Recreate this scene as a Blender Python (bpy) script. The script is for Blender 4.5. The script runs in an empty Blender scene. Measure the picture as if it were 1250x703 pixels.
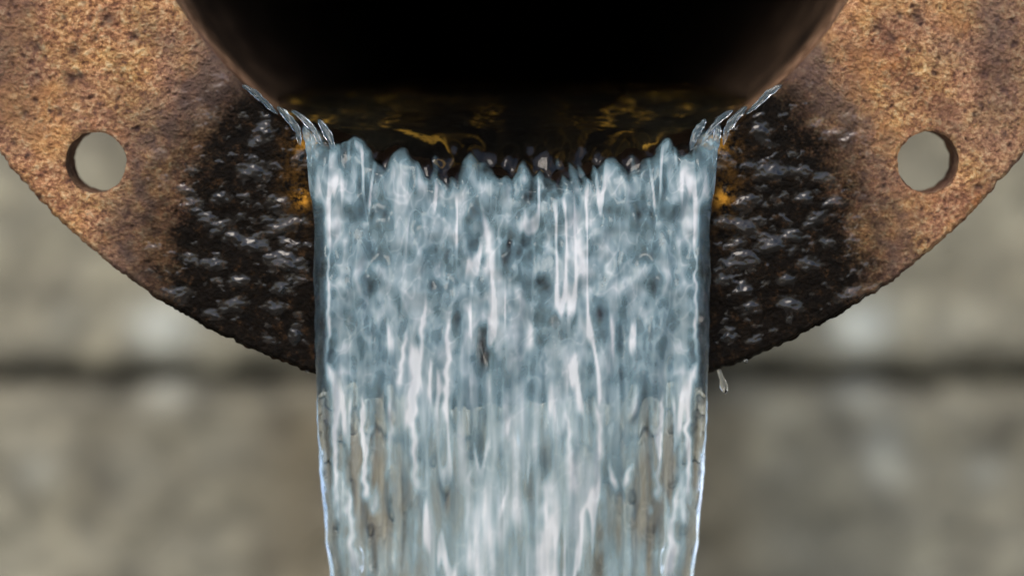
import bpy, math
import numpy as np

# ------------------------------------------------------------------ camera, sky, sun, exposure
S = 0.00032                      # metres per design unit (one unit = 0.32 mm)
D = 2812.5                       # camera distance to the flange face, in units
CX = 625.0
HZ = 55.0                        # height line of the camera
scene = bpy.context.scene
cd = bpy.data.cameras.new("camera")
cam = bpy.data.objects.new("camera", cd)
scene.collection.objects.link(cam)
cam.location = (0, -D * S, 0)
cam.rotation_euler = (math.radians(90), 0, 0)
cd.sensor_width = 36
cd.lens = 81
cd.shift_y = -(351.5 - HZ) / 1250
cd.clip_start = 0.02
cd.clip_end = 200
cd.dof.use_dof = True
cd.dof.focus_distance = (D - 38) * S
cd.dof.aperture_fstop = 2.6
scene.camera = cam

SUN_EL, SUN_AZ = math.radians(52), math.radians(196)    # azimuth clockwise from +Y
w = bpy.data.worlds.new("World")
scene.world = w
w.use_nodes = True
nt = w.node_tree
nt.nodes.clear()
wo = nt.nodes.new("ShaderNodeOutputWorld")
bg = nt.nodes.new("ShaderNodeBackground")
sky = nt.nodes.new("ShaderNodeTexSky")
sky.sky_type = 'NISHITA'
sky.sun_disc = False
sky.sun_elevation = SUN_EL
sky.sun_rotation = SUN_AZ
sky.air_density = 1.0
sky.dust_density = 2.5
sky.ozone_density = 1.0
hs = nt.nodes.new("ShaderNodeHueSaturation")
hs.inputs['Saturation'].default_value = 1.05
nt.links.new(sky.outputs[0], hs.inputs['Color'])
nt.links.new(hs.outputs[0], bg.inputs[0])
bg.inputs[1].default_value = 0.15
nt.links.new(bg.outputs[0], wo.inputs[0])
sd = bpy.data.lights.new("sun", 'SUN')
sd.energy = 1.4
sd.angle = math.radians(36)
sd.color = (1.0, 0.93, 0.84)
sun = bpy.data.objects.new("sun", sd)
scene.collection.objects.link(sun)
from mathutils import Vector
sdir = Vector((math.sin(SUN_AZ) * math.cos(SUN_EL), math.cos(SUN_AZ) * math.cos(SUN_EL), math.sin(SUN_EL)))
sun.rotation_euler = sdir.to_track_quat('Z', 'Y').to_euler()
vs = scene.view_settings
vs.view_transform = 'Standard'
vs.look = 'None'
vs.gamma = 1
vs.use_curve_mapping = False
vs.exposure = 0.45
c = scene.cycles
c.use_denoising = True
c.max_bounces = 14
c.transmission_bounces = 12
c.glossy_bounces = 6
c.diffuse_bounces = 3
c.transparent_max_bounces = 8
c.caustics_reflective = True
c.caustics_refractive = True
c.blur_glossy = 0.5
c.sample_clamp_indirect = 6

# ------------------------------------------------------------------ noise in numpy
def _hash(ix, iy, seed):
    h = (ix.astype(np.int64) * 374761393 + iy.astype(np.int64) * 668265263 + seed * 2147483647 + 12345) & 0xFFFFFFFF
    h = ((h ^ (h >> 13)) * 1274126177) & 0xFFFFFFFF
    h = (h ^ (h >> 16)) & 0xFFFFFFFF
    return h

def pn(x, y, seed=0):
    x0 = np.floor(x); y0 = np.floor(y)
    fx = x - x0; fy = y - y0
    ux = fx * fx * fx * (fx * (fx * 6 - 15) + 10); uy = fy * fy * fy * (fy * (fy * 6 - 15) + 10)
    def g(ix, iy, dx, dy):
        a = _hash(ix, iy, seed) * (2 * np.pi / 4294967296.0)
        return np.cos(a) * dx + np.sin(a) * dy
    n00 = g(x0, y0, fx, fy); n10 = g(x0 + 1, y0, fx - 1, fy)
    n01 = g(x0, y0 + 1, fx, fy - 1); n11 = g(x0 + 1, y0 + 1, fx - 1, fy - 1)
    return ((n00 * (1 - ux) + n10 * ux) * (1 - uy) + (n01 * (1 - ux) + n11 * ux) * uy) * 1.5

def fbm(x, y, seed=0, octv=4, gain=0.5, lac=2.03):
    s = 0; a = 1; t = 0
    for i in range(octv):
        s = s + a * pn(x, y, seed + i * 17); t += a
        x = x * lac + 3.7; y = y * lac + 1.3; a *= gain
    return s / t * 1.3

def ss(a, b, x):
    t = np.clip((x - a) / (b - a), 0, 1)
    return t * t * (3 - 2 * t)

def W3(a, h, f):
    """design units (a across, h down, f towards the camera) to metres"""
    return np.stack([(a - CX) * S, -f * S, (HZ - h) * S], axis=-1)

def mesh(name, verts, quads, mat, parent=None, attrs=None, smooth=True, tris=None):
    verts = np.asarray(verts, np.float32).reshape(-1, 3)
    quads = np.asarray(quads, np.int32).reshape(-1, 4)
    m = bpy.data.meshes.new(name)
    nq = len(quads)
    ntr = 0 if tris is None else len(tris)
    m.vertices.add(len(verts)); m.vertices.foreach_set("co", verts.ravel())
    loops = quads.ravel()
    starts = np.arange(nq) * 4
    if ntr:
        tris = np.asarray(tris, np.int32).reshape(-1, 3)
        starts = np.concatenate([starts, nq * 4 + np.arange(ntr) * 3])
        loops = np.concatenate([loops, tris.ravel()])
    m.loops.add(len(loops)); m.loops.foreach_set("vertex_index", loops.astype(np.int32))
    m.polygons.add(nq + ntr); m.polygons.foreach_set("loop_start", starts.astype(np.int32))
    m.update(calc_edges=True); m.validate()
    m.polygons.foreach_set("use_smooth", np.full(len(m.polygons), smooth, bool))
    if attrs:
        for k, v in attrs.items():
            if v.ndim == 1:
                at = m.attributes.new(k, 'FLOAT', 'POINT'); at.data.foreach_set("value", v.astype(np.float32))
            else:
                at = m.attributes.new(k, 'FLOAT_VECTOR', 'POINT'); at.data.foreach_set("vector", v.astype(np.float32).ravel())
    m.materials.append(mat)
    o = bpy.data.objects.new(name, m)
    scene.collection.objects.link(o)
    if parent: o.parent = parent
    return o

def gridq(nr, nc, off=0, closed=False):
    r = np.arange(nr - 1)[:, None]
    cc = np.arange(nc if closed else nc - 1)[None, :]
    c2 = (cc + 1) % nc
    a = r * nc + cc; b = r * nc + c2; d = (r + 1) * nc + c2; e = (r + 1) * nc + cc
    return np.stack([a, b, d, e], -1).reshape(-1, 4) + off

def tag(o, label=None, cat=None, group=None, kind=None):
    if label: o['label'] = label
    if cat: o['category'] = cat
    if group: o['group'] = group
    if kind: o['kind'] = kind
    return o

def empty(name, loc):
    o = bpy.data.objects.new(name, None)
    scene.collection.objects.link(o); o.location = loc
    return o

# ------------------------------------------------------------------ material helper
class M:
    def __init__(s, name):
        s.m = bpy.data.materials.new(name); s.m.use_nodes = True
        s.t = s.m.node_tree; s.t.nodes.clear()
        s.out = s.t.nodes.new("ShaderNodeOutputMaterial")
    def n(s, typ, **kw):
        nd = s.t.nodes.new(typ)
        for k, v in kw.items(): setattr(nd, k, v)
        return nd
    def l(s, a, b): s.t.links.new(a, b)
    def attr(s, name):
        nd = s.n("ShaderNodeAttribute"); nd.attribute_name = name; return nd
    def noise(s, scale, detail=4, rough=0.5, vec=None, dist=0):
        nd = s.n("ShaderNodeTexNoise"); nd.inputs['Scale'].default_value = scale
        nd.inputs['Detail'].default_value = detail; nd.inputs['Roughness'].default_value = rough
        nd.inputs['Distortion'].default_value = dist
        if vec is not None: s.l(vec, nd.inputs['Vector'])
        return nd.outputs['Fac']
    def ramp(s, fac, stops):
        nd = s.n("ShaderNodeValToRGB"); e = nd.color_ramp.elements
        while len(e) < len(stops): e.new(0.5)
        for k, (p, col) in zip(e, stops):
            k.position = p; k.color = (*col, 1) if len(col) == 3 else col
        s.l(fac, nd.inputs[0]); return nd.outputs[0]
    def mix(s, f, a, b, mode='MIX'):
        nd = s.n("ShaderNodeMix", data_type='RGBA', blend_type=mode)
        for v, i in ((f, 0), (a, 6), (b, 7)):
            if hasattr(v, 'links'): s.l(v, nd.inputs[i])
            elif isinstance(v, (int, float)): nd.inputs[i].default_value = v
            else: nd.inputs[i].default_value = (*v, 1)
        return nd.outputs[2]
    def math(s, op, a, b=0.0, clamp=False):
        nd = s.n("ShaderNodeMath", operation=op, use_clamp=clamp)
        for i, v in enumerate((a, b)):
            if hasattr(v, 'links'): s.l(v, nd.inputs[i])
            else: nd.inputs[i].default_value = v
        return nd.outputs[0]
    def bump(s, h, dist, strength=1.0, normal=None):
        nd = s.n("ShaderNodeBump"); nd.inputs['Distance'].default_value = dist
        if hasattr(strength, 'links'): s.l(strength, nd.inputs['Strength'])
        else: nd.inputs['Strength'].default_value = strength
        s.l(h, nd.inputs['Height'])
        if normal is not None: s.l(normal, nd.inputs['Normal'])
        return nd.outputs[0]

# ---- rust
def rust_material():
    k = M("rust")
    co = k.n("ShaderNodeTexCoord").outputs['Object']
    mp = k.n("ShaderNodeMapping"); k.l(co, mp.inputs[0])
    mp.inputs['Rotation'].default_value = (0, math.radians(24), 0)
    mp.inputs['Scale'].default_value = (1.0, 1, 1.0)
    v = mp.outputs[0]
    big = k.noise(22, 4, 0.6, v)
    mid = k.noise(230, 6, 0.72, v)
    fine = k.noise(800, 4, 0.75, v)
    g1 = k.noise(330, 6, 0.75, v); g2 = k.noise(60, 4, 0.6, v)
    dk = k.ramp(g1, [(0.35, (0.12, 0.05, 0.032)), (0.45, (0.44, 0.19, 0.09)), (0.53, (0.76, 0.38, 0.18)), (0.62, (0.95, 0.64, 0.36))])
    oc = k.ramp(g1, [(0.35, (0.17, 0.07, 0.03)), (0.45, (0.52, 0.245, 0.085)), (0.53, (0.84, 0.47, 0.17)), (0.62, (0.96, 0.72, 0.38))])
    col = k.mix(k.ramp(g2, [(0.40, (0, 0, 0)), (0.60, (1, 1, 1))]), dk, oc)
    grey = k.ramp(g1, [(0.35, (0.12, 0.08, 0.065)), (0.65, (0.44, 0.28, 0.20))])
    f = k.math('MULTIPLY_ADD', big, 5.0); f.node.inputs[2].default_value = -2.35; f.node.use_clamp = True
    f2 = k.math('MULTIPLY', f, 0.55)
    col = k.mix(f2, col, grey)
    st1 = k.noise(38, 6, 0.7, co, 0.6)
    col = k.mix(k.math('MULTIPLY', k.ramp(st1, [(0.50, (0, 0, 0)), (0.62, (1, 1, 1))]), 0.62), col, (0.22, 0.085, 0.045))
    st3 = k.noise(30, 5, 0.65, mp.outputs[0], 0.3)
    col = k.mix(k.math('MULTIPLY', k.ramp(st3, [(0.54, (0, 0, 0)), (0.66, (1, 1, 1))]), 0.5), col, (0.74, 0.35, 0.12))
    # orange flecks
    fl = k.noise(75, 3, 0.6, co)
    flm = k.ramp(fl, [(0.60, (0, 0, 0)), (0.68, (1, 1, 1))])
    col = k.mix(k.math('MULTIPLY', flm, 0.55), col, (0.52, 0.20, 0.06))
    # pale flecks
    pf = k.ramp(fine, [(0.60, (0, 0, 0)), (0.72, (1, 1, 1))])
    col = k.mix(k.math('MULTIPLY', pf, 0.45), col, (0.66, 0.52, 0.38))
    df = k.ramp(fine, [(0.28, (1, 1, 1)), (0.40, (0, 0, 0))])
    col = k.mix(k.math('MULTIPLY', df, 0.6), col, (0.10, 0.055, 0.04))
    # attribute driven: tone from numpy, pits with painted hole-wall shade, wet, amber
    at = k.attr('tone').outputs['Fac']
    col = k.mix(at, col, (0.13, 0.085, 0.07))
    pit_and_shade = k.attr('pit_and_shade').outputs['Fac']
    col = k.mix(k.math('MULTIPLY', pit_and_shade, 0.85, True), col, (0.07, 0.035, 0.03))
    wet = k.attr('wet').outputs['Fac']
    wetcol = k.ramp(mid, [(0.35, (0.003, 0.0025, 0.002)), (0.56, (0.008, 0.0055, 0.0035)), (0.72, (0.05, 0.026, 0.012))])
    col = k.mix(wet, col, wetcol)
    amb = k.attr('amber').outputs['Fac']
    ambf = k.math('MULTIPLY', amb, k.ramp(mid, [(0.42, (0, 0, 0)), (0.58, (1, 1, 1))]))
    col = k.mix(ambf, col, (0.55, 0.25, 0.03))
    p = k.n("ShaderNodeBsdfPrincipled")
    k.l(col, p.inputs['Base Color'])
    blob = k.attr('blob').outputs['Fac']
    r = k.mix(wet, (0.82, 0.82, 0.82), (0.36, 0.36, 0.36))
    r = k.mix(blob, r, (0.30, 0.30, 0.30))
    k.l(r, p.inputs['Roughness'])
    hh = k.math('ADD', g1, k.math('MULTIPLY', fine, 0.25))
    st = k.math('SUBTRACT', k.math('SUBTRACT', 1.0, k.math('MULTIPLY', wet, 0.55)), k.math('MULTIPLY', blob, 0.93), True)
    nb = k.bump(hh, 0.0030, st)
    k.l(nb, p.inputs['Normal'])
    k.l(k.math('SUBTRACT', 0.4, k.math('MULTIPLY', wet, 0.36)), p.inputs['Specular IOR Level'])
    k.l(k.math('MULTIPLY', blob, 1.0), p.inputs['Coat Weight'])
    p.inputs['Coat Roughness'].default_value = 0.17
    p.inputs['Coat IOR'].default_value = 1.5
    k.l(p.outputs[0], k.out.inputs[0])
    return k.m

def bore_material():
    k = M("bore_rust")
    co = k.n("ShaderNodeTexCoord").outputs['Object']
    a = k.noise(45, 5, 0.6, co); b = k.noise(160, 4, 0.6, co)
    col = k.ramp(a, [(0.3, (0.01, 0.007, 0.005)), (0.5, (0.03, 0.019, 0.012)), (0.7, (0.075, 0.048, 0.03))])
    col = k.mix(k.attr('mouth_light').outputs['Fac'], col, k.ramp(b, [(0.35, (0.10, 0.05, 0.027)), (0.65, (0.42, 0.25, 0.15))]))  # rust paler near the opening: daylight fading down the bore, painted in
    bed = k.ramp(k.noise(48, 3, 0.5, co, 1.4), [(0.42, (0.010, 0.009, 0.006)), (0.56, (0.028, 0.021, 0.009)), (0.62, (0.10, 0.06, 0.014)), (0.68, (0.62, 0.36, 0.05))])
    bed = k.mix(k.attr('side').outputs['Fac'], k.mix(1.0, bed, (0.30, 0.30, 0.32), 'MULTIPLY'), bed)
    col = k.mix(k.attr('bed').outputs['Fac'], col, bed)
    p = k.n("ShaderNodeBsdfPrincipled"); k.l(col, p.inputs['Base Color'])
    p.inputs['Roughness'].default_value = 0.8; p.inputs['Specular IOR Level'].default_value = 0.06
    k.l(k.bump(k.math('ADD', a, k.math('MULTIPLY', b, 0.5)), 0.002), p.inputs['Normal'])
    k.l(p.outputs[0], k.out.inputs[0])
    return k.m

def water_material(name, with_sheen=True):
    k = M(name)
    co = k.n("ShaderNodeTexCoord").outputs['Object']
    mp = k.n("ShaderNodeMapping"); k.l(co, mp.inputs[0]); mp.inputs['Scale'].default_value = (1, 1, 0.3)
    n1 = k.noise(160, 3, 0.5, mp.outputs[0])
    nb = k.bump(n1, 0.0005, 0.35)
    p = k.n("ShaderNodeBsdfPrincipled")
    p.inputs['Base Color'].default_value = (0.97, 0.99, 1.0, 1)
    p.inputs['Transmission Weight'].default_value = 1
    p.inputs['IOR'].default_value = 1.333
    p.inputs['Roughness'].default_value = 0.03
    k.l(nb, p.inputs['Normal'])
    if not with_sheen:
        k.l(p.outputs[0], k.out.inputs[0]); return k.m
    # pale diffuse layer: sky reflection and highlights painted into the water colour
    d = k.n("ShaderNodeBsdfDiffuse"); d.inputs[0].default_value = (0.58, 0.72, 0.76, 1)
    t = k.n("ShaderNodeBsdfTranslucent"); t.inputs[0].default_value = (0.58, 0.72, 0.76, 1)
    tint = k.ramp(k.attr('sheen_paint').outputs['Fac'], [(0.28, (0.46, 0.74, 0.83)), (0.76, (0.90, 0.93, 0.94))])
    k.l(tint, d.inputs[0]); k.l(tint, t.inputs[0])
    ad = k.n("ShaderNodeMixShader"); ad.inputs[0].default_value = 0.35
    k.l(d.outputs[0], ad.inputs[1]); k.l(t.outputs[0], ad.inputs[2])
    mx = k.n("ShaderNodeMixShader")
    k.l(k.attr('sheen_paint').outputs['Fac'], mx.inputs[0]); k.l(p.outputs[0], mx.inputs[1]); k.l(ad.outputs[0], mx.inputs[2])
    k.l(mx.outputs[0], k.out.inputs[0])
    return k.m

def stone_material():
    k = M("old_stone")
    co = k.n("ShaderNodeTexCoord").outputs['Object']
    a = k.noise(9, 5, 0.6, co); b = k.noise(40, 5, 0.65, co); cfine = k.noise(300, 4, 0.6, co)
    at = k.attr('col').outputs['Vector']
    m1 = k.ramp(a, [(0.3, (0.66, 0.64, 0.60)), (0.7, (1.30, 1.30, 1.26))])
    m2 = k.ramp(b, [(0.34, (0.72, 0.72, 0.70)), (0.52, (1.02, 1.02, 1.0)), (0.66, (1.45, 1.43, 1.34))])
    col = k.mix(1.0, k.mix(1.0, at, m1, 'MULTIPLY'), m2, 'MULTIPLY')
    p = k.n("ShaderNodeBsdfPrincipled"); k.l(col, p.inputs['Base Color']); p.inputs['Roughness'].default_value = 0.75
    k.l(k.bump(k.math('ADD', b, k.math('MULTIPLY', cfine, 0.3)), 0.004), p.inputs['Normal'])
    k.l(p.outputs[0], k.out.inputs[0])
    return k.m

def plain(name, col, rough=0.8, bumpd=0.003, scale=60):
    k = M(name)
    co = k.n("ShaderNodeTexCoord").outputs['Object']
    a = k.noise(scale, 5, 0.6, co)
    cc = k.mix(a, tuple(x * 0.6 for x in col), tuple(x * 1.4 for x in col))
    p = k.n("ShaderNodeBsdfPrincipled"); k.l(cc, p.inputs['Base Color']); p.inputs['Roughness'].default_value = rough
    k.l(k.bump(a, bumpd), p.inputs['Normal']); k.l(p.outputs[0], k.out.inputs[0])
    return k.m

RUST = rust_material(); BORE = bore_material(); STONE = stone_material()
WATER = water_material("flowing_water"); CLEAR = water_material("clear_water", False)
MORTAR = plain("damp_mortar", (0.035, 0.034, 0.028), 0.8, 0.006, 50)

IC, IR = -249.0, 482.0           # bore: centre height, radius

# ------------------------------------------------------------------ ground
g = plain("wet_gravel", (0.17, 0.155, 0.125), 0.6, 0.02, 14)
n = 40
xs = np.linspace(-40, 40, n); X, Y = np.meshgrid(xs, xs)
Z = -0.92 + 0.02 * fbm(X * 0.3, Y * 0.3, 5)
tag(mesh("ground", np.stack([X, Y, Z], -1), gridq(n, n), g), kind='structure')

# ------------------------------------------------------------------ stone wall
wall = empty("stone_wall", (0, 0.7, -0.92))
tag(wall, "weathered grey-green stone wall out of focus behind the rusty pipe flange, with one dark level joint", "wall")
WY = 0.70
def wall_color(x, z):
    """albedo of the wall where it stands, metres"""
    f = 1.7778
    px = CX + x / S / f; py = HZ - z / S / f
    up = ss(470, 440, py)
    base = np.array([0.235, 0.222, 0.175])[None] * (1 - up[:, None]) + np.array([0.262, 0.248, 0.195])[None] * up[:, None]
    ax = np.abs(px - CX)
    n1 = fbm(px / 90, py / 60, 31, 4)
    base = base * (1 + 0.5 * n1[:, None])
    # dark grime along the joint
    gr = np.exp(-((py - 462 - 30 * pn(px / 90, py * 0 + 3.3, 8)) / (21 + 14 * pn(px / 50, px * 0 + 8.1, 12))) ** 2)
    base = base * (1 - 0.70 * gr[:, None])
    # pale lime blotches
    for bx, by, rx, ry, am in ((425, 398, 34, 28, 1.0), (425, 480, 26, 18, 0.35), (455, 545, 26, 40, 0.42), (540, 395, 30, 25, 0.12), (580, 575, 24, 20, 0.25), (468, 570, 30, 22, 0.10)):
        side = 1.0 if by not in (545,) else ss(0, 40, px - CX)
        e = am * side * np.exp(-(((ax - bx) / rx) ** 2 + ((py - by) / ry) ** 2))
        base = base + e[:, None] * (np.array([0.62, 0.66, 0.64])[None] - base)
    warm = np.exp(-((ax - 250) / 60) ** 2) * ss(440, 520, py)
    base = base * (1 - warm[:, None] * np.array([0.12, 0.2, 0.3])[None])
    return np.clip(base, 0.01, 0.8)

def stone(x0, x1, z0, z1, seed, nx=90, nz=60, arch=0):
    depth = 0.30
    u = np.linspace(0, 1, nx); v = np.linspace(0, 1, nz)
    U, V = np.meshgrid(u, v)
    Z = z0 + (z1 - z0) * V
    X = x0 + (x1 - x0) * U
    if arch:                       # the end next to the pipe is cut round it
        e_ = np.maximum(np.sqrt(np.maximum(0.176 ** 2 - (Z - (HZ - IC) * S) ** 2, 0)), 0.004)
        X = (x0 + (-e_ - x0) * U) if arch < 0 else (e_ + (x1 - e_) * U)
    ex = np.minimum(X - x0, x1 - X); ez = np.minimum(Z - z0, z1 - Z)
    X = X + 0.004 * pn(Z * 30 + seed, X * 12, seed) * ss(0.06, 0, ex)
    Z = Z + 0.005 * pn(X * 25 + seed, Z * 12, seed + 3) * ss(0.06, 0, ez)
    e = np.minimum(ex, ez)
    Yf = WY + 0.022 * np.clip(1 - e / 0.022, 0, 1) ** 2 - 0.006 * fbm(X * 22, Z * 22, seed + 7, 4) + 0.008 * pn(X * 4, Z * 4, seed + 9)
    verts = np.stack([X, Yf, Z], -1).reshape(-1, 3)
    q = gridq(nz, nx)
    # perimeter skirt to the back
    per = list(range(nx)) + [r * nx + nx - 1 for r in range(1, nz)] + [(nz - 1) * nx + cc for cc in range(nx - 2, -1, -1)] + [r * nx for r in range(nz - 2, 0, -1)]
    per = np.array(per); back = verts[per].copy(); back[:, 1] = WY + depth
    b0 = len(verts); k = np.arange(len(per)); k2 = (k + 1) % len(per)
    qs = np.stack([per[k2], per[k], b0 + k, b0 + k2], -1)
    verts = np.concatenate([verts, back])
    col = wall_color(verts[:, 0], verts[:, 2])
    return mesh("stone", verts - np.array([0, 0.7, -0.92]), np.concatenate([q, qs]), STONE, wall, {'col': col})

JZ = (HZ - 464) * S * 1.7778       # joint height
GAP = 0.0025
# upper course, either side of the pipe, lower courses, and the courses beyond the frame
stone(-0.78, -0.004, JZ + GAP / 2, 0.33, 1, 190, 160, -1)
stone(0.004, 0.78, JZ + GAP / 2, 0.33, 2, 190, 160, 1)
stone(-0.66, 0.66, -0.56, JZ - GAP / 2, 3, 300, 90)
stone(-1.7, -0.79, JZ + GAP / 2, 0.33, 4, 60, 40); stone(0.79, 1.7, JZ + GAP / 2, 0.33, 5, 60, 40)
stone(-1.7, -0.67, -0.56, JZ - GAP / 2, 6, 60, 30); stone(0.67, 1.7, -0.56, JZ - GAP / 2, 7, 60, 30)
stone(-1.7, -0.35, -0.95, -0.571, 8, 60, 30); stone(-0.34, 0.8, -0.95, -0.571, 9, 60, 30); stone(0.81, 1.7, -0.95, -0.571, 10, 40, 30)
stone(-1.7, -0.5, 0.341, 0.72, 11, 60, 30); stone(-0.49, 0.6, 0.341, 0.72, 12, 60, 30); stone(0.61, 1.7, 0.341, 0.72, 13, 60, 30)
# mortar: a recessed slab with the pipe's round opening left free
def mortar():
    zc = (HZ + 249) * S; R = 0.166
    th = np.linspace(0, 2 * np.pi, 129)[:-1]
    ring = np.stack([R * np.cos(th), R * np.sin(th)], -1)
    k = 1 / np.maximum(np.abs(np.cos(th)), np.abs(np.sin(th)))
    mid = np.stack([0.30 * k * np.cos(th), 0.30 * k * np.sin(th)], -1)
    out = mid.copy()
    out[:, 0] = np.where(np.abs(mid[:, 0]) > 0.299, np.sign(mid[:, 0]) * 1.69, mid[:, 0] / 0.30 * 1.69)
    out[:, 1] = np.where(mid[:, 1] > 0.299, 0.71 - zc, np.where(mid[:, 1] < -0.299, -0.94 - zc, mid[:, 1] / 0.30 * 0.6))
    vv = np.concatenate([ring, mid, out])
    v3 = np.stack([vv[:, 0], np.full(len(vv), WY + 0.034), vv[:, 1] + zc], -1) - np.array([0, 0.7, -0.92])
    mesh("mortar", v3, gridq(3, 128, 0, True), MORTAR, wall, smooth=False)
mortar()

# ------------------------------------------------------------------ rusty pipe: flange + barrel
pipe = empty("pipe", (0, 0, 0))
tag(pipe, "rusty cast iron pipe with round bolt-holed flange, its lower middle black and wet, pouring water", "pipe")
OC, OR_ = -300.0, 791.5          # outer edge
HOLES = [(116.5, 198.5, 37.5), (1133.5, 198.5, 37.5), (-20.0, -740.0, 37.5), (1270.0, -740.0, 37.5)]
TH = 68.0

def wetmask(a, h):
    d = np.abs(a - CX)
    db = np.interp(h, [60, 100, 135, 170, 210, 250, 300, 360, 450], [305, 345, 382, 406, 424, 440, 454, 462, 470])
    nse = 26 * fbm(a / 38, h / 38, 41, 4) + 7 * fbm(a / 7, h / 7, 44, 2)
    wt = ss(88, -56, d - db + nse + 14 * pn(a / 3.6, h / 3.2, 46) + 10 * pn(a / 15, h / 12, 47))
    return wt * ss(35, 110, h + nse)

def blobfield(a, h, wet):
    """smooth lumps of the running water film: each swells downwards and breaks off below, like a drip ledge"""
    hgt = np.zeros_like(a); msk = np.zeros_like(a)
    rs = np.random.RandomState(11)
    wa = a + 5.5 * pn(a / 11, h / 7, 51) + 1.5 * pn(a / 4.5, h / 4, 56); wh = h + 3.5 * pn(a / 11, h / 7, 52) + 1.1 * pn(a / 4.5, h / 4, 57)
    known = [(310, 214, 19, 9, .10), (322, 163, 12, 8, 0), (343, 252, 13, 8, 0), (345, 280, 22, 8, -.28), (284, 291, 13, 7, 0), (308, 302, 18, 8, .1), (350, 325, 24, 8, .15), (344, 356, 11, 7, 0), (290, 345, 12, 6, 0),
             (255, 272, 16, 7, .45), (262, 325, 14, 6, 0), (211, 362, 17, 7, .3), (285, 375, 16, 7, -.2), (334, 378, 12, 7, .2), (361, 412, 9, 7, 0), (232, 250, 14, 6, 0), (270, 244, 12, 6, 0), (353, 300, 12, 6, .3), (366, 196, 9, 7, 0)]
    items = []
    for x, y, rx, ry, sl in known:
        items.append((x, y, rx * 0.8, ry * 0.85, sl, 1.0)); items.append((1250 - x, y, rx * 0.8, ry * 0.85, -sl, 1.0))
    for i in range(190):
        x = rs.uniform(175, 385); y = rs.uniform(85, 440)
        rx = rs.uniform(5, 11) if i < 38 else rs.uniform(2.0, 3.8)
        ry = rx * rs.uniform(0.26, 0.42) + 0.8; sl = rs.normal(0.0, 0.30); am = rs.uniform(0.45, 1.0)
        items.append((x, y, rx, ry, sl, am))
        if x > 280: items.append((1250 - x, y, rx, ry, -sl, am))
        else: items.append((1250 - rs.uniform(175, 285), rs.uniform(85, 440), rx, ry, -sl, am))
    for x, y, rx, ry, sl, am in items:
        m = (np.abs(a - x) < rx * 2.6) & (np.abs(h - y) < rx * 1.6 + 8)
        if not m.any(): continue
        dx = wa[m] - x; dy = wh[m] - y - sl * dx
        e = (dx / rx) ** 2 * 1.3
        t = dy / ry * 1.2
        t = np.where(t < 0, t / 1.7, t / 0.7)
        prof = np.exp(-(e + t * t) ** 1.25)
        hgt[m] += prof * ry * 0.50 * am
        msk[m] = np.maximum(msk[m], ss(1.9, 1.1, np.sqrt(e + t * t)))
    hgt = 9 * np.tanh(hgt / 9)
    return hgt * wet, msk * wet

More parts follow.
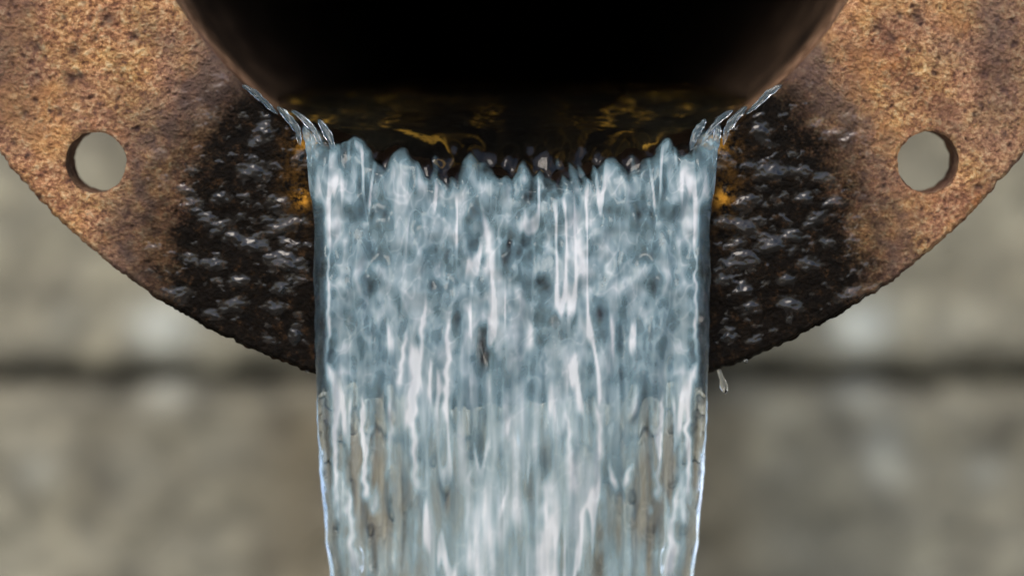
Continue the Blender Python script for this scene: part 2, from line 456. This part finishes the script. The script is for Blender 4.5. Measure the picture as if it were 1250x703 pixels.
def build_flange():
    fi = np.radians(np.concatenate([np.arange(-180, -73, 1.0), np.arange(-73, -12, 0.115), np.arange(-12, 12, 0.5), np.arange(12, 73, 0.115), np.arange(73, 180, 1.0)]))
    nc = len(fi); nr = 215
    t = np.linspace(0, 1, nr)[:, None]; F = fi[None, :]
    ai = CX + IR * np.sin(F); hi = IC + IR * np.cos(F)
    # outer edge: chipped outline
    orr = OR_ + 1.0 * pn(F * 60, F * 0 + 1.5, 61) + 1.3 * pn(F * 160, F * 0 + 2.5, 62) - 2.4 * ss(0.5, 0.8, pn(F * 35, F * 0 + 7.5, 63))
    ao = CX + orr * np.sin(F * 0.985); ho = OC + orr * np.cos(F * 0.985)
    ao = CX + orr * np.sin(F); ho = OC + orr * np.cos(F)
    A = ai + (ao - ai) * t; H = hi + (ho - hi) * t
    A = A + 0 * F; H = H + 0 * F
    wet = wetmask(A, H); hgt, film = blobfield(A, H, wet)
    # grit
    u1 = A * 0.92 + H * 0.38; v1 = H * 0.92 - A * 0.38
    rough = 2.6 * fbm(u1 / 14, v1 / 10, 71, 4, 0.7) + 2.0 * np.abs(pn(u1 / 7.5, v1 / 6.5, 75)) + 1.4 * pn(A / 3.6, H / 3.4, 76)
    big = 3.0 * fbm(A / 80, H / 80, 77, 3)
    pit_and_shade = np.zeros_like(A)
    rs = np.random.RandomState(3)
    spots = [(132, 24, 9), (91, 64, 10), (86, 97, 9), (46, 57, 8), (118, 46, 4), (98, 92, 5), (46, 93, 4), (43, 124, 4), (165, 45, 5), (30, 140, 5), (18, 175, 4),
             (1070, 34, 8), (1089, 47, 8), (1119, 22, 8), (1099, 19, 5), (1110, 63, 5), (1203, 90, 6), (1169, 55, 5), (1238, 55, 5), (1225, 111, 4), (1140, 90, 4), (1190, 140, 4)]
    for i in range(40):
        spots.append((rs.uniform(0, 230), rs.uniform(0, 330), rs.uniform(1.6, 3.4)))
        spots.append((1250 - rs.uniform(0, 230), rs.uniform(0, 330), rs.uniform(1.6, 3.4)))
    wa = A + 3 * pn(A / 9, H / 9, 81); wh = H + 3 * pn(A / 9, H / 9, 82)
    for x, y, r in spots:
        m = (np.abs(A - x) < r * 4) & (np.abs(H - y) < r * 4)
        pit_and_shade[m] += np.exp(-(((wa[m] - x) ** 2 + (wh[m] - y) ** 2) / (r * r)))
    pit_and_shade = np.clip(pit_and_shade, 0, 1)
    disp = rough * (1 - 0.62 * wet) * (1 - film) + big - 2.6 * pit_and_shade
    disp = disp + hgt * ss(0.2, 0.7, wet)
    # amber spots beside the water, tone variation
    am = np.abs(A - CX)
    amber = 1.3 * np.exp(-(((am - 248) / 13) ** 2 + ((H - 176) / 10) ** 2)) + 1.1 * np.exp(-(((am - 257) / 9) ** 2 + ((H - 242) / 10) ** 2)) + 0.10 * np.exp(-(((am - 262) / 20) ** 2 + ((H - 215) / 60) ** 2))
    tone = 0.28 * ss(0.0, 0.7, fbm(A / 95, H / 95, 91, 3) + 0.1) + 0.50 * ss(95, 15, np.minimum(A, 1250 - A) + 25 * pn(A / 50, H / 50, 92)) * ss(250, 100, H)
    band = np.exp(-((am - np.interp(H, [60, 100, 135, 170, 210, 250, 300, 360, 450], [285, 335, 372, 398, 412, 425, 437, 442, 448]) - 30) / 50.0) ** 2)
    rimband = ss(75, 10, np.hypot(A - CX, H - IC) - IR + 14 * pn(A / 20, H / 20, 94)) * ss(-10, 70, H) * 0.42
    tone = np.clip(tone + rimband + 0.62 * band * (1 + 0.6 * pn(A / 18, H / 18, 93)), 0, 0.85)
    # rounded inner and outer edge
    ri = t * (ho.mean() * 0 + 309.0); ro = 309.0 - ri
    disp = disp - 14 * np.clip(1 - ri / 12, 0, 1) ** 2 - 5 * np.clip(1 - ro / 5, 0, 1) ** 2
    disp = disp * 1.0
    # bolt holes
    rad = []
    dead = np.zeros_like(A, bool); nearest = []
    for hx, hy, R in HOLES:
        dx = A - hx; dy = H - hy; rr = np.hypot(dx, dy); th = np.arctan2(dy, dx)
        RR = R + 1.6 * pn(th * 2.2 + 9, th * 0 + hx * 0.01, 95) + 0.5 * pn(th * 6, th * 0 + hx * 0.03, 96)
        dead |= rr < RR
        disp = disp - 4 * np.clip(1 - (rr - RR) / 4, 0, 1) ** 2 * (rr < RR + 4)
        nearest.append((rr, th, RR))
    q = gridq(nr, nc, 0, True)
    df = dead.ravel()
    keep = ~df[q].any(1)
    gone = np.zeros(nr * nc, bool); gone[q[~keep].ravel()] = True
    q = q[keep]
    used = np.zeros(nr * nc, bool); used[q.ravel()] = True
    edge = used & gone
    Af, Hf, df_ = A.ravel().copy(), H.ravel().copy(), disp.ravel().copy()
    extra_v, extra_q = [], []
    base = nr * nc
    for (hx, hy, R), (rr, th, RR) in zip(HOLES, nearest):
        m = edge & (rr.ravel() < R + 25)
        idx = np.nonzero(m)[0]
        Af[idx] = hx + RR.ravel()[idx] * np.cos(th.ravel()[idx]); Hf[idx] = hy + RR.ravel()[idx] * np.sin(th.ravel()[idx])
        df_[idx] = df_[idx] * 0.4 - 2.0
        idx = idx[np.argsort(th.ravel()[idx])]
        prev = idx
        k = np.arange(len(idx)); k2 = (k + 1) % len(idx)
        tt = th.ravel()[idx]
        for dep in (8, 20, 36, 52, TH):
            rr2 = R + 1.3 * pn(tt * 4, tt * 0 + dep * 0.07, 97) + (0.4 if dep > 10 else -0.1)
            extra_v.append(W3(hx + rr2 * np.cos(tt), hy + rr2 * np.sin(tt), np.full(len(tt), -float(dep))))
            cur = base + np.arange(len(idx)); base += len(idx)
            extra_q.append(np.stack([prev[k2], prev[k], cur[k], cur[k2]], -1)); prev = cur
    V = W3(Af, Hf, df_)
    # outer rim wall and back face
    lastrow = (nr - 1) * nc + np.arange(nc)
    prev = lastrow; k = np.arange(nc); k2 = (k + 1) % nc
    F1 = fi
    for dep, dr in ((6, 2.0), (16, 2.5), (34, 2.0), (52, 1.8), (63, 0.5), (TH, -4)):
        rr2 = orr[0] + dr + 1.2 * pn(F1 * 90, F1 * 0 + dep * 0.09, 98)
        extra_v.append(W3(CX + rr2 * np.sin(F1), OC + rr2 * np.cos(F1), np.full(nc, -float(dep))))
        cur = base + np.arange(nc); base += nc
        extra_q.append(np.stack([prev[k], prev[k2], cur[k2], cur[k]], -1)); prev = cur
    extra_v.append(W3(CX + 500 * np.sin(F1), IC + 500 * np.cos(F1), np.full(nc, -TH)))
    backring = base; cur = base + np.arange(nc); base += nc
    # back face only where no bolt hole pierces it: leave the ring between barrel and bolt circle closed
    mid_in = W3(CX + 640 * np.sin(F1), (IC - 10) + 640 * np.cos(F1), np.full(nc, -TH))
    mi = base + np.arange(nc); base += nc
    mid_out = W3(CX + 748 * np.sin(F1), (OC + 14) + 748 * np.cos(F1), np.full(nc, -TH))
    mo = base + np.arange(nc); base += nc
    extra_v += [mid_in, mid_out]
    extra_q.append(np.stack([prev[k], prev[k2], mo[k2], mo[k]], -1))
    extra_q.append(np.stack([mi[k], mi[k2], cur[k2], cur[k]], -1))
    pc = 0.5 * (mid_in + mid_out)
    ok = np.ones(nc, bool)
    for hx, hy, R in HOLES:
        ok &= np.hypot(pc[:, 0] / S + CX - hx, HZ - pc[:, 2] / S - hy) > R + 22
    kk = k[ok & ok[k2]]; kk2 = (kk + 1) % nc
    extra_q.append(np.stack([mo[kk], mo[kk2], mi[kk2], mi[kk]], -1))
    # inner fillet into the bore
    first = np.arange(nc)
    prev = first
    for dep, dr in ((22, 1.0), (40, 2.0), (TH + 4, 3.0)):
        extra_v.append(W3(CX + (IR + dr) * np.sin(F1), IC + (IR + dr) * np.cos(F1), np.full(nc, -float(dep))))
        cur = base + np.arange(nc); base += nc
        extra_q.append(np.stack([prev[k2], prev[k], cur[k], cur[k2]], -1)); prev = cur
    ev = np.concatenate(extra_v)
    V = np.concatenate([V, ev]); q = np.concatenate([q] + extra_q)
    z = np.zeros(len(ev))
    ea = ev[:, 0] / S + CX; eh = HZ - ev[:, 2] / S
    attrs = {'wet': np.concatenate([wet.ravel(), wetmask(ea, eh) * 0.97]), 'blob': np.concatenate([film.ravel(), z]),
             'pit_and_shade': np.concatenate([pit_and_shade.ravel(), z + 0.5]), 'amber': np.concatenate([amber.ravel(), z]), 'tone': np.concatenate([tone.ravel(), z + 0.35])}  # raised pit value paints shade onto the hole and edge walls
    # drop unused vertices
    use = np.zeros(len(V), bool); use[q.ravel()] = True
    mp = np.cumsum(use) - 1
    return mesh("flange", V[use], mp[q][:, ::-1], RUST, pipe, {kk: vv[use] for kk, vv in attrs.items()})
build_flange()

def build_barrel():
    fi = np.linspace(-np.pi, np.pi, 361)[:-1]; nc = len(fi)
    dep = np.concatenate([np.linspace(14, 120, 30), np.geomspace(125, 7500, 70)])
    Dp, F = np.meshgrid(dep, fi, indexing='ij')
    rr = IR + 4 + 2.2 * fbm(F * 9, Dp / 60, 101, 4) * ss(10, 60, Dp)
    V = W3(CX + rr * np.sin(F), IC + rr * np.cos(F), -Dp).reshape(-1, 3)
    q = gridq(len(dep), nc, 0, True)[:, ::-1]
    bed = ss(0.75, 0.55, np.abs(F)).ravel()
    nb = len(V)
    outer = []
    for dp in (7500, 3000, 800, TH - 1):
        outer.append(W3(CX + 512 * np.sin(fi), IC + 512 * np.cos(fi), np.full(nc, -float(dp))))
    V2 = np.concatenate(outer); q2 = gridq(4, nc, nb, True)[:, ::-1]
    V3 = np.array([W3(CX, IC, -7500.0)])
    tr = np.stack([(len(dep) - 1) * nc + np.arange(nc), (len(dep) - 1) * nc + (np.arange(nc) + 1) % nc, np.full(nc, nb + len(V2))], -1)
    k = np.arange(nc); k2 = (k + 1) % nc; l0 = (len(dep) - 1) * nc
    q3 = np.stack([l0 + k, l0 + k2, nb + k2, nb + k], -1)
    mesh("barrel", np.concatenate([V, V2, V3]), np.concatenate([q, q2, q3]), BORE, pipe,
         {'side': np.concatenate([ss(0.22, 0.40, np.abs(F) + 0.08 * pn(F * 8, Dp / 90, 105)).ravel(), np.zeros(len(V2) + 1)]), 'bed': np.concatenate([bed, np.zeros(len(V2) + 1)]), 'mouth_light': np.concatenate([(ss(210, 60, Dp + 20 * pn(F * 20, Dp / 20, 103))).ravel(), np.zeros(len(V2) + 1)])}, tris=tr)
build_barrel()

# ------------------------------------------------------------------ the water
water = empty("poured_water", (0, 0, 0))
tag(water, "clear rippled sheet of water pouring over the lower lip of the rusty pipe and falling", "water")

def smooth_interp(x, xp, yp):
    """monotone cubic through key values"""
    xp = np.asarray(xp, float); yp = np.asarray(yp, float)
    d = np.diff(yp) / np.diff(xp)
    m = np.zeros(len(xp)); m[0] = d[0]; m[-1] = d[-1]
    for i in range(1, len(xp) - 1):
        m[i] = 0 if d[i - 1] * d[i] <= 0 else 2 * d[i - 1] * d[i] / (d[i - 1] + d[i])
    i = np.clip(np.searchsorted(xp, x) - 1, 0, len(xp) - 2)
    h = xp[i + 1] - xp[i]; t = (x - xp[i]) / h
    return (2 * t**3 - 3 * t**2 + 1) * yp[i] + (t**3 - 2 * t**2 + t) * h * m[i] + (-2 * t**3 + 3 * t**2) * yp[i + 1] + (t**3 - t**2) * h * m[i + 1]

def build_stream():
    # arc parameter v: rows.  keys of the upper/front face: forward f, height h ; of the lower/back face
    v   = [0,    1,    2,    3,   4,   5,   6,   7,   8,   9,   10,  11,   12]
    fT  = [-7000, -900, -260, -90, -25, 20, 50, 74, 92, 108, 122, 140, 280]
    hT  = [119,  119,  123,  141, 165, 197, 232, 290, 360, 450, 560, 720, 2950]
    fB  = [-7000, -900, -260, -90, -14, 3,  6,  12,  26,  54, 82, 112, 264]
    hB  = [240,  240,  240,  240, 238, 243, 262, 300, 365, 452, 560, 720, 2950]
    hw  = [318,  318,  312,  287, 262, 250, 243, 238, 236, 233, 226, 208, 120]
    rows = np.concatenate([np.linspace(0, 1, 8)[:-1], np.linspace(1, 2, 40)[:-1], np.linspace(2, 4, 90)[:-1], np.linspace(4, 6, 60)[:-1], np.linspace(6, 11, 330)[:-1], np.linspace(11, 12, 60)])
    nr = len(rows)
    fT, hT, fB, hB, hw = [smooth_interp(rows, v, kk) for kk in (fT, hT, fB, hB, hw)]
    nh = 380
    th = (np.arange(nh) + 0.0) / (nh - 1)
    # across: more samples near the rims
    uu = np.sin((th - 0.5) * np.pi) * 0.35 + (th * 2 - 1) * 0.65
    U = uu[None, :]
    fT, hT, fB, hB, hwv, R = [kk[:, None] for kk in (fT, hT, fB, hB, hw, rows)]
    inpipe = ss(4.6, 3.6, R)
    fall = ss(4.6, 6.0, R)
    aT = CX + hwv * U + 0 * R
    # front face: flat with softly rounded rims and a thicker rope along each edge
    au = np.abs(U)
    rim = (1 - au ** 10)
    rope = np.exp(-((au - 0.93) / 0.05) ** 2)
    # water follows the rim circle of the bore where it leaves the pipe
    rise = (np.sqrt(np.maximum(IR ** 2 - (hwv * 0) ** 2, 0)) - np.sqrt(np.maximum(IR ** 2 - (250 * U) ** 2, 0)))    # 0 centre .. 70 edge
    lip = np.exp(-((R - 5.0) / 1.0) ** 2)
    HT = hT - 0.34 * rise * lip * ss(3.2, 4.4, R) + 0 * U
    HB0 = IC + np.sqrt(np.maximum((IR + 6) ** 2 - (hwv * U) ** 2, 0))
    hang = ss(4.3, 6.5, R)
    HB = np.where(R < 4.3, HB0, HB0 * (1 - hang) + hB * hang)
    HB = np.maximum(HB, HT + 1)
    mT = 0.5 * (fT + fB)
    FT = fT + 0 * U
    FB = fB + 0 * U
    # close the section at the rims when falling
    FT = mT + (FT - mT) * (1 - fall + fall * (1 - au ** 14) ** 0.5) + fall * rope * 5
    FB = mT + (FB - mT) * (1 - fall + fall * (1 - au ** 14) ** 0.5) - fall * rope * 4
    HTf = HT; HBf = HB * (1 - fall) + (hB + 0 * U) * fall
    m = 0.5 * (HTf + HBf)
    cl = ss(4.3, 6.0, R) * (au ** 14)
    HTf = HTf + (m - HTf) * cl; HBf = HBf + (m - HBf) * cl
    # ---- relief, in picture-sized coordinates that are mirrored towards the edges
    pz = D / (D - np.maximum(FT, 0))
    a_ = (aT - CX) * pz
    wmir = ss(90, 170, np.abs(a_))
    def nz(sa, sb, seed, o=3, g=0.5, slant=0.0):
        b_ = HTf + (HTf - 200) * 0.0
        a2 = np.abs(a_) + 3000
        return fbm(a2 / sa + slant * b_ / sb, b_ / sb, seed, o, g) * wmir + fbm(a_ / sa + slant * b_ / sb, b_ / sb, seed + 5, o, g) * (1 - wmir)
    pb = HZ + (HTf - HZ) * pz; low = ss(440, 500, pb)
    up = ss(470, 250, HTf)                   # wavelets above, long streaks below
    drape = ss(3.7, 5.6, R)
    patch = 0.5 + 1.3 * nz(90, 110, 115, 2)
    streak = 12.0 * nz(42, 210, 111, 2, 0.5) + 4.0 * nz(17, 110, 119, 2, 0.5) + 1.6 * patch * nz(8, 130, 121, 2, 0.5)
    wave = 11.5 * nz(34, 44, 131, 2, 0.45) + 2.6 * nz(15, 24, 141, 2, 0.5) * patch
    lobe = 12.0 * nz(75, 150, 151, 2, 0.5)
    side = ss(130, 220, np.abs(a_)) * ss(440, 500, HTf * pz)
    fold = 0
    for i, (cx_, w_) in enumerate(((232, 4.5), (216, 6), (197, 6.5), (176, 7), (150, 6), (122, 7), (96, 6), (66, 8), (30, 9), (-12, 8), (-46, 7), (-80, 7))):
        side_ = a_ if i > 6 else np.abs(a_) + (4 if i % 2 else 0) * (a_ > 0)
        cc_ = cx_ + 7 * pn(pb / 75, pb * 0 + cx_ * 0.37, 401) + 2 * pn(pb / 36, pb * 0 + cx_ * 0.61, 403) - 0.05 * (pb - 520)
        am_ = ss(-0.30, 0.35, pn(pb / 70, pb * 0 + cx_ * 0.83, 405)) * (1.0 if i < 5 else 0.5)
        fold = fold + am_ * np.exp(-((side_ - cc_) / (w_ * (1 + 0.4 * pn(pb / 55, pb * 0 + cx_, 407)))) ** 2)
    fold = fold * low * (0.75 + 0.8 * pn(a_ / 30, pb / 48, 409))
    relief = 9 * fold + drape * ((streak * (1 - 0.6 * up) * (1 + 0.7 * side) + wave * (0.03 + 0.97 * up)) + lobe * (1 - up * 0.4))
    # standing wavelets where the stream bends over the lip: pointed tongues reaching upstream
    TIPS = [(383, 152, 1.6, -.10), (401, 178, 1.9, .2), (435, 170, 1.7, .1), (455, 186, 2.2, 0), (488, 181, 1.5, .2), (512, 200, 2.4, 0), (530, 195, 2.2, .1), (553, 204, 2.4, 0), (572, 188, 2.6, .05), (597, 193, 2.0, -.2),
            (618, 210, 2.4, 0), (640, 192, 3.0, 0), (656, 204, 2.6, .1), (672, 212, 2.4, .2), (683, 202, 2.8, .3), (694, 197, 3.4, .35), (708, 200, 3.2, .35), (722, 199, 3.0, .35), (746, 187, 1.7, .15), (772, 196, 2.0, .1),
            (792, 186, 2.1, 0), (815, 170, 1.7, -.1), (849, 178, 1.9, -.2), (867, 152, 1.6, .10)]
    L = np.full(a_.shape, 400.0)
    pb = HZ + (HTf - HZ) * pz; pa = CX + a_ + 2.5 * pn(a_ / 12, pb / 14, 301)
    for tx, ty, sl, sk in TIPS:
        dx = pa - tx - sk * (pb - ty)
        L = np.minimum(L, ty + sl * 0.82 * (np.sqrt(dx * dx + (36 if sl < 2 else 9)) - (6 if sl < 2 else 3)))
    L = L + 3 * pn(a_ / 8, pb / 12, 303) + 17 * pn(a_ / 30, pb / 40, 305) + 5 * pn(a_ / 12, pb / 20, 306)
    T1 = ss(-2, 16, pb - L)
    relief = relief + np.exp(-((pb - 215) / 45) ** 2) * ss(3.7, 4.6, R) * (5.5 * T1 - 2)
    relief = relief * (1 - au ** 20)
    calm = ss(4.3, 3.2, R)
    b2 = FT
    rip = 3.0 * fbm(aT / 70, b2 / 50, 171, 3) + 1.2 * fbm(aT / 28, b2 / 16, 175, 2)
    # direction: up in the pipe, forward in the fall
    ang = ss(3.4, 6.2, R) * np.radians(74)
    FTf = FT + relief * np.sin(ang); HTf2 = HTf - relief * np.cos(ang) - calm * rip * (1 - au ** 8)
    # side outline wobble
    aw = 1.8 * pn(HTf / 60, HTf * 0 + 3, 181) + 1.0 * pn(HTf / 17, HTf * 0 + 5, 183) + 2.0 * ss(480, 700, HTf) * pn(HTf / 45, HTf * 0 + 8, 185)
    A_T = aT + np.sign(U) * aw * au ** 4 * fall
    # back face relief
    bk = (6.0 * nz(28, 230, 191, 2) + 1.6 * nz(13, 170, 195, 2)) * ss(5.4, 7.5, R) * (1 - au ** 12)
    FBf = FB - bk * ss(5, 8, R)
    top = W3(A_T, HTf2, FTf); bot = W3(A_T, HBf + 0 * U, FBf)
    bot = bot[:, 1:-1][:, ::-1]
    V = np.concatenate([top, bot], axis=1); nc = V.shape[1]
    # ---- painted sheen: where sky blue and bright glints are coloured in
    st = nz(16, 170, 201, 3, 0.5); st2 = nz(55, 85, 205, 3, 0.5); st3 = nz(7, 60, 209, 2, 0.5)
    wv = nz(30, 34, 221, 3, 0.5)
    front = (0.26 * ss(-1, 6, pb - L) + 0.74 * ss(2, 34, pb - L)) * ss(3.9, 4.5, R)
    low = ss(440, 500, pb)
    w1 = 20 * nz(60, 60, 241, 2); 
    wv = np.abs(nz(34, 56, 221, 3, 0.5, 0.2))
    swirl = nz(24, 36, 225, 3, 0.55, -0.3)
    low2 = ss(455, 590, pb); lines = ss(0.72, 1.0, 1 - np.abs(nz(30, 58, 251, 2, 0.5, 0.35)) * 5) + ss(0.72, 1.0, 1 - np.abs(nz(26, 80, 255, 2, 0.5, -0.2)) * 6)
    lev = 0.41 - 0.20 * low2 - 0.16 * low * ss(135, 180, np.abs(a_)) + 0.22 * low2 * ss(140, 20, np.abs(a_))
    sheen_paint = lev + 0.26 * st2 + (0.50 * (0.20 - wv) + 0.20 * swirl) * (1 - low) + st * (0.12 + 0.26 * low) + 0.12 * st3 * patch
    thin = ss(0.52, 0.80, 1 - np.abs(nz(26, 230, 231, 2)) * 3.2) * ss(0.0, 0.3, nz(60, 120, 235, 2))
    sheen_paint = sheen_paint + 0.10 * lines * (1 - 0.5 * low) - 0.03 * (1 - low) + 0.42 * thin + 0.20 * np.clip(fold, 0, 1) * ss(-0.2, 0.4, pn(pb / 28, pa / 20, 415))
    # bright strands: highlights drawn in as whitish colour
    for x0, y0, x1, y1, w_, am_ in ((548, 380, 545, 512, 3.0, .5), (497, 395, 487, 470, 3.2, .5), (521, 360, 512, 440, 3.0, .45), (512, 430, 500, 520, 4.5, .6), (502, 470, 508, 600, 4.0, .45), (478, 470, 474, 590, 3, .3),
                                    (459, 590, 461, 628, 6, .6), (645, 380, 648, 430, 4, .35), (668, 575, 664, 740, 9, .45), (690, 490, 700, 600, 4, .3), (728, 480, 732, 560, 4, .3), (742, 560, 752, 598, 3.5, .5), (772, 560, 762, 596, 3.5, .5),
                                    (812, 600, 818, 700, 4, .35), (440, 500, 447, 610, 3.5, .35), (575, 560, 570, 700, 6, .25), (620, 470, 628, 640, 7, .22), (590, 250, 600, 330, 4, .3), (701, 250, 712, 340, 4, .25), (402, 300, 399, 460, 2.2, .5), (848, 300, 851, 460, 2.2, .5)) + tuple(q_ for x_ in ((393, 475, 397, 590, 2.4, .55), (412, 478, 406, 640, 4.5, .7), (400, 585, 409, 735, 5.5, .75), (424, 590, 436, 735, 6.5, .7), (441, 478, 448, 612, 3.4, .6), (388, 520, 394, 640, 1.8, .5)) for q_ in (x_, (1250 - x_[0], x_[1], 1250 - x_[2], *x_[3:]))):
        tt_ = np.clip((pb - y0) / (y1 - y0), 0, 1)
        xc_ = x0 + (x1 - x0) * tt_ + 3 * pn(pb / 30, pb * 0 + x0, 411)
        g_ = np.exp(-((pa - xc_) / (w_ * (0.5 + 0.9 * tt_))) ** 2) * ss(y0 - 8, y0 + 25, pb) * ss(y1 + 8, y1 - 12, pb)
        sheen_paint = sheen_paint + am_ * 0.95 * g_
    sheen_paint = front * np.clip(sheen_paint, 0.0, 0.85)
    sheen_paint = sheen_paint * (1 - 0.85 * ss(0.91, 0.95, au) * ss(225, 260, pb))
    sheen_back = np.zeros((nr, nh - 2))
    SHEEN_PAINT = np.concatenate([sheen_paint + 0 * U, sheen_back], axis=1)
    q = gridq(nr, nc, 0, True)
    # caps
    c0 = V[0].mean(0); c1 = V[-1].mean(0)
    VV = np.concatenate([V.reshape(-1, 3), [c0, c1]])
    n0 = nr * nc; k = np.arange(nc); k2 = (k + 1) % nc
    tr = np.concatenate([np.stack([k2, k, np.full(nc, n0)], -1), np.stack([(nr - 1) * nc + k, (nr - 1) * nc + k2, np.full(nc, n0 + 1)], -1)])
    mesh("falling_sheet", VV, q[:, ::-1], WATER, water, {'sheen_paint': np.concatenate([SHEEN_PAINT.ravel(), [0, 0]])}, tris=tr[:, ::-1])
build_stream()

# small runs of water hugging the rim of the bore, either side
def blob_along(name, pts, rad, parent, mat, sheen_paint=None, nseg=36, nring=14, flat=0.6, bulb=None):
    pts = np.array(pts, float); t = np.linspace(0, 1, len(pts)); tt = np.linspace(0, 1, nseg)
    P = np.stack([smooth_interp(tt, t, pts[:, i]) for i in range(3)], -1)
    T = np.gradient(P, axis=0); T /= np.linalg.norm(T, axis=1)[:, None]
    n = np.array([0, 0, 1.0]); B = np.cross(T, n); B /= np.linalg.norm(B, axis=1)[:, None] + 1e-9; N = np.cross(B, T)
    prof = np.maximum(np.sin(np.pi * tt ** 0.8), 0) ** 0.6 * (1 + 0.18 * pn(tt * 5, tt * 0 + pts[0, 0], 7))
    if bulb: prof = bulb(tt)
    an = np.linspace(0, 2 * np.pi, nring + 1)[:-1]
    V = P[:, None] + rad * prof[:, None, None] * (np.cos(an)[None, :, None] * B[:, None] + flat * np.sin(an)[None, :, None] * N[:, None])
    V = V + (V - P[:, None]) * ((0.10 if bulb else 0.35) * pn(tt[:, None] * 7 + 0 * an[None], an[None] * 0.8 + pts[0, 0] + 0 * tt[:, None], 9))[..., None]
    W = W3(V[..., 0], V[..., 1], V[..., 2])
    at = {'sheen_paint': np.full(nseg * nring, sheen_paint)} if sheen_paint is not None else None
    return mesh(name, W, gridq(nseg, nring, 0, True), mat, parent, at)

runs = [([(296, 104, 4), (312, 114, 5), (326, 127, 6), (340, 140, 6)], 4.5), ([(338, 130, 2), (352, 143, 6), (364, 160, 10), (368, 178, 12)], 5.5),
        ([(355, 135, -4), (372, 146, 4), (386, 162, 12), (396, 180, 18)], 4.5), ([(372, 152, 4), (376, 166, 12), (380, 184, 18), (384, 204, 20)], 6),
        ([(388, 146, -4), (397, 158, 4), (405, 172, 12), (409, 186, 18)], 5.5)]
for sgn in (1, -1):
    for pts, rad in runs:
        if sgn < 0 and pts[0][0] > 520: continue
        pp = [((x if sgn > 0 else 2 * CX - x), y, f) for x, y, f in pts]
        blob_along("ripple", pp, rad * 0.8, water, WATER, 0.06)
# hanging drops
def hanging(t):
    return np.clip(0.95 * np.exp(-(t / 0.16) ** 2) + 0.50 + 0.50 * np.exp(-((t - 0.80) / 0.20) ** 2), 0, 1.2) * np.sqrt(np.clip(1 - ((t - 0.78) / 0.2201) ** 2, 0, 1) * (t > 0.78) + (t <= 0.78)) * ss(-0.02, 0.02, t)

def drop(label, pts, rad, bulb=None):
    o = blob_along("water_drop", pts, rad, None, CLEAR, None, 48, 20, 0.9, bulb)
    tag(o, label, "water drop")
    return o
drop("long clear drip falling from the flange edge just right of the pouring water", [(876, 444, -12), (879, 455, -8), (883, 467, -6), (886, 481, -5)], 5.0, hanging)
drop("small round water bead under the black flange edge, right of the long drip", [(911, 436, -8), (911, 440, -6), (911, 444, -6)], 2.8)
drop("tiny bead of water at the flange's lower tip, left of the pouring water", [(375, 449, -8), (374, 453, -7), (373, 456, -7)], 2.6)
